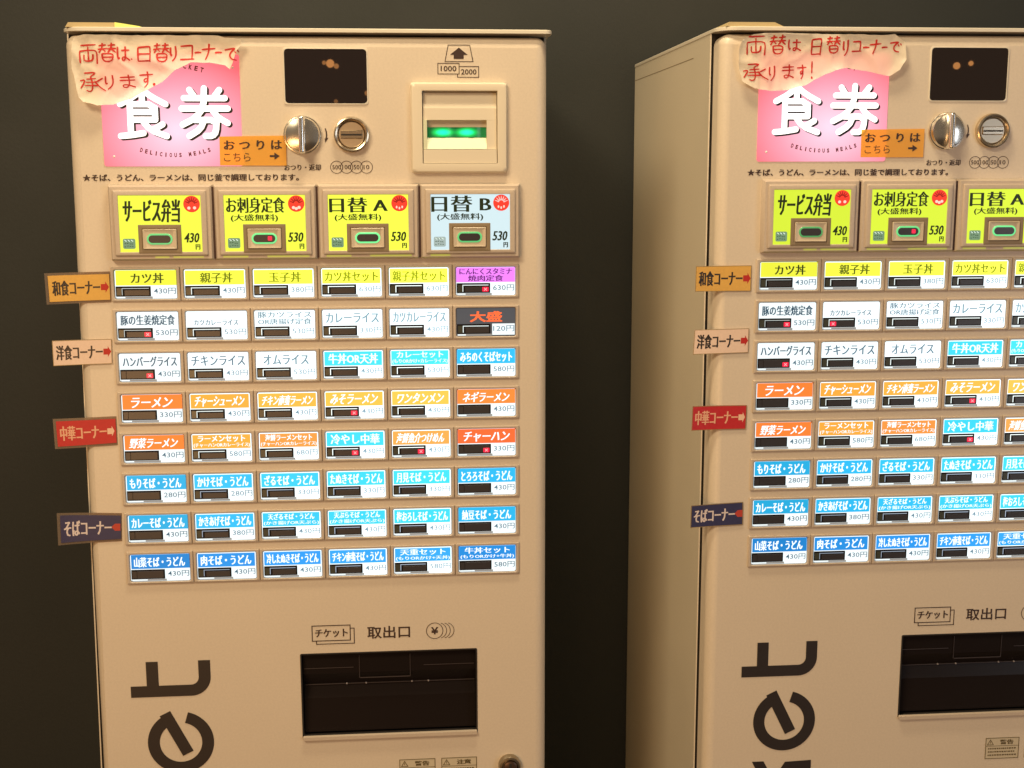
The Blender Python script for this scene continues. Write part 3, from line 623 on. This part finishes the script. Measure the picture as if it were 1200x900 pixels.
    P('outlet_rim', MB().loft([(173.4*mm, 364.3*mm, Z(-511.9), Z(-414.5), 0, 1.6*mm), (173.6*mm, 364.1*mm, Z(-511.7), Z(-414.7), -.0008, 1.6*mm), (174.9*mm, 362.8*mm, Z(-510.4), Z(-416), -.0006, .8*mm), (175.1*mm, 362.6*mm, Z(-510.2), Z(-416.2), .004, .8*mm)], seg=3, cap1=False), DARK, True, par=tr)
    P('outlet_sill', MB().loft([(174*mm, 363.6*mm, Z(-513.2), Z(-508.6), -.0002, .8*mm), (174.3*mm, 363.3*mm, Z(-512.9), Z(-509.2), -.0036, .8*mm)], seg=2), TAN, True, par=tr)
    P('outlet_flap', MB().add([(x*mm, y, Z(z)) for x in (175.6, 362.2) for y, z in ((.006, -416.5), (.0055, -440), (.014, -454), (.015, -456), (.010, -470), (.008, -508))], [(k, k+6, k+7, k+1) for k in range(5)]), SMOKE, par=tr)
    line = mat('flap_edge_plastic', (.05, .038, .038), .4)
    P('flap_edge', MB().box(176.6*mm, 361.6*mm, .0125, .0135, Z(-455.6), Z(-454.8)), line, par=tr)
    for xa, xb2 in ((177, 230), (306, 361)): P('flap_ridge', MB().box(xa*mm, xb2*mm, .0048, .0054, Z(-434), Z(-433.3)), line, par=tr)
    P('ticket_slot_edge', MB().box(237*mm, 291*mm, .0048, .0054, Z(-446.4), Z(-445.5)).box(236*mm, 236.6*mm, .0048, .0054, Z(-446), Z(-420)).box(291*mm, 291.6*mm, .0048, .0054, Z(-446), Z(-420)), line, par=tr)
    for x in (177+45, 243, 293, 311):
        P('flap_stud', MB().lathe(x*mm, Z(-455), [(1.0*mm, .0126), (.7*mm, .0115)], 10), mat('pale_stud', (.4, .35, .35), .3), par=tr)
    # big vertical lettering
    t = MB(); y = -.0004; w = 12.6
    V = lambda a, b: (a*mm, Z(b))
    t.ribbon([V(-6.6, -451.2)]+[V(57+14.6*math.sin(math.radians(a)), -451.2+14.6-14.6*math.cos(math.radians(a))) for a in range(0, 91, 9)]+[V(71.6, -417.8)], w*mm, y)
    t.ribbon([V(16.7, -417.8), V(16.7, -446)], w*mm, y-.00003)
    cx_, cz_, R_ = 43.4, -510.2, 28.8
    ring = [V(cx_+R_*math.cos(math.radians(a)), cz_+R_*math.sin(math.radians(a))) for a in range(76, -247, -6)]
    t.ribbon(ring, w*mm, y)
    a = math.radians(-236+360)
    t.ribbon([V(27.8, -476.8), V(50.6, -523.2)], w*mm, y-.00003)
    t.ribbon([V(-6.6, -626), V(76, -626)], w*mm, y-.00003)
    t.poly([V(8.3, -557.5), V(21.5, -557.5), V(56, -622), V(41, -622)], y-.00006)
    t.poly([V(28, -588), V(46, -559), V(75.8, -558), V(75.8, -572), V(54, -572), V(40, -596)], y-.00009)
    P('vertical_lettering', t, INKB)
    # warning stickers
    for (a0, a1, wd) in ((277.6, 317.4, '警告'), (323.7, 363.3, '注意')):
        base_ = P('warning_sticker', rect(MB(), a0*mm, a1*mm, Z(-566), Z(-540.3), -.0002, .6*mm), mat('sticker_paper', (.60, .52, .37), .4), lab='small cream warning sticker marked ' + wd)
        t = MB().ribbon([((a0+.6)*mm, Z(-565.4)), ((a1-.6)*mm, Z(-565.4)), ((a1-.6)*mm, Z(-540.9)), ((a0+.6)*mm, Z(-540.9))], .7*mm, -.0004, closed=True)
        t.ribbon([((a0+.6)*mm, Z(-550.4)), ((a1-.6)*mm, Z(-550.4))], .5*mm, -.00043)
        t.ribbon([((a0+2.4)*mm, Z(-548.8)), ((a0+9.4)*mm, Z(-548.8)), ((a0+5.9)*mm, Z(-542.8))], .7*mm, -.0004, closed=True)
        t.ribbon([((a0+5.9)*mm, Z(-544.6)), ((a0+5.9)*mm, Z(-547.4))], .6*mm, -.00043)
        text(t, wd, (a0+17)*mm, (a0+33)*mm, Z(-548.6), Z(-543), -.0004, off=.02, thick=.4*mm)
        random.seed(3)
        for k in range(3):
            x = a0+3.5
            while x < a1-5:
                l = random.uniform(1.2, 2.6); t.ribbon([(x*mm, Z(-553.5-k*3.9)), ((x+l)*mm, Z(-553.5-k*3.9))], 1.5*mm, -.00043); x += l+.7
        P('sticker_print', t, mat('olive_ink', (.12, .085, .03), .5), par=base_)
    # door lock
    lk = P('door_lock', MB().lathe(399.2*mm, Z(-551.5), [(12.5*mm, 0), (12.5*mm, -.005), (11.4*mm, -.0075), (9.4*mm, -.0078), (9.0*mm, -.004), (8.6*mm, -.0035)], 36), mat('aged_nickel', (.42, .37, .28), .3, metal=1.0), True)
    P('lock_core', MB().lathe(400*mm, Z(-552.5), [(7.4*mm, -.0034), (7.2*mm, -.006), (6.0*mm, -.0066)], 28), mat('dark_lock_core', (.10, .06, .04), .35, metal=.6), True, par=lk)
    P('key_slot', MB().box(398.6*mm, 401.2*mm, -.0069, -.0064, Z(-557), Z(-548)), DARK, par=lk)
    return root
left = machine(0, (0, 0, 0), 0, 'left cream meal ticket machine with the whole button panel and banknote slot in view')
right = machine(1, (0.66156, -0.01263, 0.00355), -0.0011956, 'right cream meal ticket machine cut by the picture edge, its left side panel showing')

# ------------------------------------------------------------------ taped notes, stickers (things stuck on the machines)
def thin_sheet(name, col, trans, rough=.5, gloss=.3, alpha=0.0):
    if name in MATS: return MATS[name]
    m = bpy.data.materials.new(name); m.use_nodes = True; nt = m.node_tree; nt.nodes.clear()
    out = nt.nodes.new('ShaderNodeOutputMaterial'); d = nt.nodes.new('ShaderNodeBsdfPrincipled'); t = nt.nodes.new('ShaderNodeBsdfTranslucent'); mx = nt.nodes.new('ShaderNodeMixShader')
    d.inputs['Base Color'].default_value = (*col, 1); d.inputs['Roughness'].default_value = rough; t.inputs[0].default_value = (*[min(1, c*1.15) for c in col], 1)
    nz = nt.nodes.new('ShaderNodeTexNoise'); nz.inputs['Scale'].default_value = 60; nz.inputs['Detail'].default_value = 5
    tc = nt.nodes.new('ShaderNodeTexCoord'); bp = nt.nodes.new('ShaderNodeBump'); bp.inputs['Strength'].default_value = gloss; bp.inputs['Distance'].default_value = .001
    nt.links.new(tc.outputs['Object'], nz.inputs['Vector']); nt.links.new(nz.outputs['Fac'], bp.inputs['Height']); nt.links.new(bp.outputs[0], d.inputs['Normal'])
    mx.inputs[0].default_value = trans; nt.links.new(d.outputs[0], mx.inputs[1]); nt.links.new(t.outputs[0], mx.inputs[2])
    last = mx
    if alpha:
        tr = nt.nodes.new('ShaderNodeBsdfTransparent'); m2 = nt.nodes.new('ShaderNodeMixShader'); m2.inputs[0].default_value = alpha
        tr.inputs[0].default_value = (*[min(1, c*1.2) for c in col], 1)
        nt.links.new(mx.outputs[0], m2.inputs[1]); nt.links.new(tr.outputs[0], m2.inputs[2]); last = m2
    nt.links.new(last.outputs[0], out.inputs[0]); MATS[name] = m; return m
PAPER = thin_sheet('crumpled_cream_paper', (.90, .815, .67), .34, .5, .35)
REDINK = mat('red_felt_pen', (.56, .016, .008), .6)
REDINK2 = mat('thin_red_felt_pen', (.55, .10, .03), .6)
HW = {
 '両': [[(1.5, 9.6), (9, 10)], [(1.2, .6), (1, 6.6)], [(1, 6.6), (4, 7.2), (8.6, 7.2), (9.4, 6), (9.2, .3)], [(5, 9.0), (5.2, 2.2)], [(3, 5), (3, 2), (4.5, 1.6), (7.2, 2.1), (7.4, 5.2)]],
 '替': [[(.5, 8.5), (4.6, 9)], [(0, 6.6), (5, 7.1)], [(2.6, 10), (2.2, 7), (.5, 4.8)], [(2.6, 6.8), (4.2, 5.4)], [(5.4, 8.7), (9.6, 9.1)], [(5, 6.9), (10, 7.2)], [(7.6, 10.2), (7.2, 7), (5.4, 5.0)], [(7.4, 6.8), (9.9, 5.0)], [(2.2, 4.4), (2.3, 1.6), (3.6, .2), (6.6, .2), (8.2, 1.6), (8.3, 4.6), (2.3, 4.3)], [(2.6, 2.4), (8, 2.6)]],
 'は': [[(1.3, 9.3), (1, 5), (1.6, 1.4), (2.6, 2.8)], [(3.8, 7), (9.6, 7.4)], [(6.6, 9.6), (6.8, 3), (5.8, .8), (4.2, 1.2), (4.6, 3), (6.8, 3), (9.8, .9)]],
 '.': [[(2, 5), (7, 3)]],
 '日': [[(1.2, 8.8), (1.3, .3)], [(1.2, 8.8), (8.6, 9.6), (9.2, 9), (8.9, 0)], [(.6, 4.8), (8.8, 5.1)], [(1.4, .4), (8.9, .8)]],
 'り': [[(1.5, 9), (1.0, 5.4), (1.6, 3.4), (3, 4.4)], [(8, 9.8), (8.8, 5), (7, 2), (3, 0)]],
 'コ': [[(.6, 8.6), (8.6, 9.2), (8.9, 8.4), (8.3, 1)], [(0, .9), (10, 1.2)]],
 'ー': [[(0, 4), (5, 5.5), (10, 5)]],
 'ナ': [[(0, 6.4), (10, 7.2)], [(5.6, 10), (5.2, 5), (2.5, 0)]],
 'で': [[(.3, 7.6), (8, 8.8), (4.6, 6.2), (3.4, 3.6), (5, 1), (8.4, .4)], [(7.2, 6.6), (8.2, 5)], [(9, 7.4), (10, 5.8)]],
 '承': [[(1.8, 9.4), (7.0, 9.9), (4.4, 7.8)], [(4.4, 7.8), (5.2, 4), (5, 1), (3.8, 0), (2.6, .9)], [(2.7, 6.4), (6.6, 6.8)], [(2.4, 4.8), (6.8, 5.0)], [(1.8, 3.2), (7.4, 3.2)], [(0, 5.6), (2.4, 6.2), (.3, 1.8)], [(9.4, 7.0), (6.6, 5.0)], [(6.0, 5.4), (8, 2.4), (10.4, .6)]],
 'ま': [[(.6, 8), (9.2, 8.4)], [(.4, 5.8), (9.4, 6.2)], [(5.4, 10), (6.0, 5), (5.6, 2), (4, .6), (2.2, 1.2), (2.4, 2.8), (5.4, 2.7), (9.4, 1)]],
 'す': [[(0, 7.6), (10, 8.2)], [(5.8, 10), (6.4, 6), (5.4, 3.6), (3.6, 3.4), (3.4, 5), (5, 5.8), (6.4, 4.8), (6, 2.2), (3.8, 0)]],
 '。': [[(4, 8), (1, 5), (4, 1), (8, 4), (4.4, 8)]],
 '!': [[(5.6, 10), (4.4, 3.6)], [(3.6, 1.6), (5, .6), (5, 1.8), (3.6, 1.6)]]}
def segd(x, z, p, q):
    dx, dz = q[0]-p[0], q[1]-p[1]; t = max(0, min(1, ((x-p[0])*dx+(z-p[1])*dz)/(dx*dx+dz*dz+1e-9)))
    return math.hypot(x-p[0]-t*dx, z-p[1]-t*dz)
def note(name, outline, boxes, chars, root, seed, label):
    mx = root.matrix_world if False else Matrix.Translation(root.location) @ Matrix.Rotation(root.rotation_euler.z, 4, 'Z')
    def yf(x, z):   # height of the crumpled sheet over the door
        a = noise.noise(Vector((x*30+seed, z*38, seed*3.1))); b = abs(noise.noise(Vector((x*22+z*14, z*16-x*7, seed+9.7))))
        c = noise.noise(Vector((x*75, z*75, seed+2.2)))
        ed = min(segd(x/mm, (z-Z0)/mm, p_, q_) for p_, q_ in zip(outline, outline[1:]+outline[:1]))
        lift = .0030*math.exp(-ed/5.0)*(.8+1.4*noise.noise(Vector((x*25, z*25, seed+7))))
        d = abs(noise.noise(Vector((x*41-z*20, z*33+x*12, seed+4.4))))
        return -(.0034+max(0, lift)+.0018*a+.0075*max(0, .22-b)+.0050*max(0, .12-d)+.0005*c)
    me = bpy.data.meshes.new(name); bm = bmesh.new()
    cx = sum(p[0] for p in outline)/len(outline)
    o2 = []
    pts = outline+[outline[0]]
    for a, b in zip(pts, pts[1:]):
        n = max(1, int(math.dist(a, b)/5))
        for k in range(n):
            t = k/n; o2.append((a[0]+(b[0]-a[0])*t+random.uniform(-.35, .35), a[1]+(b[1]-a[1])*t+random.uniform(-.35, .35)))
    # fine grid clipped to the outline, so that creases have room
    vs = [bm.verts.new((x*mm, 0, Z(z))) for x, z in o2]; f = bm.faces.new(vs)
    for x in range(-44, 160, 2):
        bmesh.ops.bisect_plane(bm, geom=bm.verts[:]+bm.edges[:]+bm.faces[:], plane_co=(x*mm, 0, 0), plane_no=(1, 0, 0))
    for z in range(150, 244, 2):
        bmesh.ops.bisect_plane(bm, geom=bm.verts[:]+bm.edges[:]+bm.faces[:], plane_co=(0, 0, Z(z)), plane_no=(0, 0, 1))
    bmesh.ops.triangulate(bm, faces=bm.faces[:])
    for v in bm.verts: v.co.y = yf(v.co.x, v.co.z)
    bmesh.ops.recalc_face_normals(bm, faces=bm.faces)
    bm.to_mesh(me); bm.free(); me.materials.append(PAPER); me.shade_smooth()
    o = link(name, me, None, label, 'note', 'handwritten notes taped over the pink signs'); o.matrix_world = mx
    t = MB()
    for bx, ch in zip(boxes, chars):
        for k, st in enumerate(HW[ch]):
            q = [((bx[0]+(bx[2]-bx[0])*a/10)*mm, Z(bx[1]+(bx[3]-bx[1])*b/10)) for a, b in st]
            q = sub(chaikin(q, 2), .0018); n = len(q)
            w = [(1.5+.25*math.sin(i/n*5+k))*mm*(.75 if i in (0, n-1) else 1)*(1.0 if bx[1] > 200 else .85) for i in range(n)]
            t.ribbon(q, w, -.0005-.00002*k, yf=yf)
    link('handwriting', t.mesh('handwriting', REDINK), o)
    return o
N1 = [(-27.7, 221.4), (-25.3, 227.0), (-15.0, 229.5), (46.3, 229.1), (114.4, 229.1), (120.6, 227.1), (136.0, 225.2), (135.8, 219.9), (131.7, 214.9), (124.4, 196.8), (119.5, 200.5), (104.6, 202.9), (86.4, 203.2), (71.2, 196.2), (58.2, 185.0), (43.7, 176.8), (26.8, 168.5), (10.0, 162.7), (-4.9, 161.8), (-18.7, 165.1), (-22.6, 169.2), (-25.8, 183.9), (-29.1, 197.8)]
N2 = [(-30.1, 214.6), (-26.9, 223.5), (-14.8, 229.1), (1.0, 230.4), (45.2, 229.8), (98.6, 229.4), (116.5, 228.7), (130.7, 230.3), (142.0, 222.2), (143.7, 205.3), (138.0, 195.1), (127.5, 188.2), (109.3, 192.4), (82.3, 196.5), (69.9, 193.9), (55.8, 188.0), (40.1, 179.4), (20.7, 174.3), (4.7, 173.4), (-13.1, 175.9), (-25.6, 182.6), (-30.0, 199.4)]
B1 = [(-22.4, 201.1, -2.5, 219.9), (-2.6, 203.6, 14.8, 221.6), (14.6, 203.7, 27.8, 219.2), (27.9, 205.4, 30.5, 207.9), (33.5, 203.8, 48.3, 219.4), (50.0, 203.9, 65.7, 221.9), (65.8, 204.8, 73.0, 219.5), (75.7, 204.8, 89.7, 221.2), (90.1, 211.4, 96.8, 214.7), (97.3, 205.7, 110.4, 221.3), (110.0, 211.5, 116.7, 214.8), (118.8, 205.0, 133.5, 219.0), (-21.4, 174.9, 1.8, 193.9), (1.7, 177.5, 11.5, 191.4), (15.7, 178.3, 32.9, 191.5), (35.6, 179.2, 48.8, 194.9), (48.9, 180.9, 51.5, 184.2)]
B2 = [(-23.7, 207.9, -1.4, 227.3), (1.8, 209.7, 17.9, 228.2), (19.4, 212.3, 34.9, 225.0), (44.3, 209.1, 56.1, 226.0), (60.3, 210.8, 74.7, 227.7), (77.3, 208.4, 83.7, 224.4), (87.0, 211.8, 97.1, 223.7), (98.4, 215.2, 105.4, 218.7), (105.8, 210.2, 117.6, 224.6), (118.1, 215.3, 124.2, 218.8), (126.3, 212.0, 138.3, 223.9), (-24.8, 183.4, 0.3, 200.4), (1.8, 183.5, 9.2, 198.8), (15.0, 185.3, 28.7, 199.7), (31.0, 185.3, 41.1, 199.8), (44.4, 184.5, 49.0, 203.2)]
random.seed(5)
note('handwritten_note', N1, B1, '両替は.日替りコーナーで承ります。', left, 1.3, 'crumpled translucent note handwritten in red on the left machine, ending with a small circle')
note('handwritten_note', N2, B2, '両替は日替りコーナーで承ります!', right, 5.1, 'crumpled note handwritten in red on the right machine, ending with an exclamation mark')

def card(q, y, th, N=16):
    b = MB(); (ax, az), (bx, bz), (cx, cz), (ex, ez) = q
    for yy in (y-th, y):
        for k in range(N+1):
            t = k/N; b.v += [((ax+(bx-ax)*t)*mm, yy, Z(az+(bz-az)*t)), ((ex+(cx-ex)*t)*mm, yy, Z(ez+(cz-ez)*t))]
    M_ = 2*(N+1)
    for k in range(N):
        i = 2*k; b.f += [(i, i+1, i+3, i+2), (M_+i, M_+i+2, M_+i+3, M_+i+1), (i, i+2, M_+i+2, M_+i), (i+1, M_+i+1, M_+i+3, i+3)]
    b.f += [(0, M_, M_+1, 1), (2*N, 2*N+1, M_+2*N+1, M_+2*N)]
    return b
def quad_thing(name, q, root, m, y, label, cat, group, th=.0005):
    b = card(q, y, th)
    o = link(name, b.mesh(name, m), None, label, cat, group)
    o.matrix_world = Matrix.Translation(root.location) @ Matrix.Rotation(root.rotation_euler.z, 4, 'Z'); return o
def bil(q, u, v):   # q: tl tr br bl, u right, v up
    (ax, az), (bx, bz), (cx, cz), (ex, ez) = q
    return (((1-v)*((1-u)*ex+u*cx)+v*((1-u)*ax+u*bx))*mm, Z((1-v)*((1-u)*ez+u*cz)+v*((1-u)*az+u*bz)))
TABS = [('和食コーナー', (.72, .41, .085), 'ochre', INKB, (.50, .02, .012)), ('洋食コーナー', (.80, .60, .47), 'beige', INKB, (.50, .02, .012)),
        ('中華コーナー', (.52, .018, .022), 'red', (.80, .42, .26), (.85, .55, .38)), ('そばコーナー', (.034, .034, .100), 'dark blue', (.72, .62, .60), (.50, .05, .03))]
TQ = {0: [[(-64.6, -5.3), (-4.9, -4.2), (-5.1, -30.1), (-64.1, -31.6)], [(-64.7, -71.1), (-6.0, -70.2), (-6.5, -95.7), (-64.8, -97.0)], [(-66.7, -155.0), (-6.6, -153.0), (-6.7, -178.2), (-66.2, -181.4)], [(-67.5, -253.5), (-6.5, -256.0), (-7.8, -280.9), (-68.0, -282.9)]],
      1: [[(-68.1, -4.1), (-9.0, -3.7), (-9.1, -30.5), (-68.4, -30.3)], [(-67.5, -70.6), (-9.7, -69.6), (-9.9, -95.4), (-68.8, -96.8)], [(-68.5, -151.6), (-9.6, -151.7), (-10.2, -177.6), (-69.3, -177.8)], [(-67.4, -260.1), (-10.6, -257.7), (-10.4, -282.9), (-67.8, -284.7)]]}
CLEAR = thin_sheet('clear_laminate', (.55, .45, .35), .2, .25, .1, alpha=.72)
for mi, root in ((0, left), (1, right)):
    side = 'left' if mi == 0 else 'right'
    for k, (wd, colr, cn, tcol, acol) in enumerate(TABS):
        q = TQ[mi][k]; base = mat('%s_card' % cn, colr, .45, bump=(300, .15, .0005), vary=.06)
        o = quad_thing('corner_sign', q, root, base, -.0008, '%s tab sign reading %s on the %s machine\'s left edge' % (cn, wd, side), 'sign', 'food corner tab signs on the machines')
        if mi == 0 and k != 1:   # laminate film standing out past the card
            cxq = sum(p[0] for p in q)/4; czq = sum(p[1] for p in q)/4
            f = [(p[0]-(3.2 if p[0] < cxq else -.8), p[1]+(2.6 if p[1] > czq else -2.6)) for p in q]
            link('laminate_film', card(f, -.0004, .0003).mesh('laminate_film', CLEAR), o)
        tm = tcol if not isinstance(tcol, tuple) else mat('%s_tab_print' % cn, tcol, .5)
        t = MB(); qq = [bil(q, .055, .80), bil(q, .83, .80), bil(q, .83, .22), bil(q, .055, .22)]
        text(t, wd, 0, 1, 0, 1, -.0014, off=.004, quad=[qq[0], qq[1], qq[2], qq[3]])
        b0 = list(t.v); f0 = list(t.f)
        for dx_ in (.45, .9): t.add([(x+dx_*mm, y_-.00003*dx_*2, z) for x, y_, z in b0], f0)
        link('sign_lettering', t.mesh('sign_lettering', tm), o)
        a = [bil(q, .855, .62), bil(q, .93, .62), bil(q, .93, .72), bil(q, .99 if k < 2 else .975, .50), bil(q, .93, .28), bil(q, .93, .38), bil(q, .855, .38)] if k != 3 else \
            [bil(q, .84, .52), bil(q, .90, .66), bil(q, .99, .66), bil(q, .99, .36), bil(q, .90, .36)]
        link('arrow', MB().poly(a, -.00135).mesh('arrow', mat('%s_tab_arrow' % cn, acol, .5)), o)
        if cn == 'beige' or mi == 1:
            link('card_edge', MB().ribbon(sub([bil(q, .006, .012), bil(q, .994, .012), bil(q, .994, .988), bil(q, .006, .988), bil(q, .006, .012)], .004)[:-1], .6*mm, -.00133, closed=True).mesh('card_edge', mat('olive_edge', (.30, .20, .07), .5)), o)
    # the free ends of the tabs curl a little
    # orange change sticker lapping over the pink panel
    q = [(110.3, 132.0), (175.9, 132.9), (175.8, 103.3), (109.9, 103.6)] if mi == 0 else [(102.1, 135.0), (169.1, 135.9), (169.0, 107.0), (102.4, 107.0)]
    om = thin_sheet('orange_film', (1.0, .60, .12), .35, .35, .1, alpha=.2)
    o = quad_thing('change_sticker', q, root, om, -.0012, 'orange sticker reading おつりはこちら lapping over the %s machine\'s pink panel' % side, 'sticker', 'orange change stickers', th=.0002)
    t = MB()
    text(t, 'お つ り は', 0, 1, 0, 1, -.0016, off=.006, quad=[bil(q, .06, .86), bil(q, .93, .86), bil(q, .93, .54), bil(q, .06, .54)])
    t2 = [(x+.7*mm, y_-.00003, z) for x, y_, z in t.v]; t.add(t2, list(t.f))
    text(t, 'こちら', 0, 1, 0, 1, -.0016, off=-.004, quad=[bil(q, .06, .43), bil(q, .46, .43), bil(q, .46, .14), bil(q, .06, .14)])
    t.ribbon([bil(q, .75, .32), bil(q, .84, .32)], 1.9*mm, -.0016).poly([bil(q, .82, .44), bil(q, .90, .32), bil(q, .82, .20)], -.00163)
    link('sticker_lettering', t.mesh('sticker_lettering', INK), o)
bends = [-.0032, -.0022, .0012, -.0030, -.0016, .0010, -.0022, -.0012]
signs = [o for o in bpy.data.objects if o.name.startswith('corner_sign')]
for o, kb in zip(signs, bends):
    for ob in [o]+list(o.children):
        for v in ob.data.vertices:
            t = max(0, (-.034-v.co.x)/.034); v.co.y += kb*t*t
print('objects', len(bpy.data.objects), 'polys', sum(len(o.data.polygons) for o in bpy.data.objects if o.type == 'MESH'))
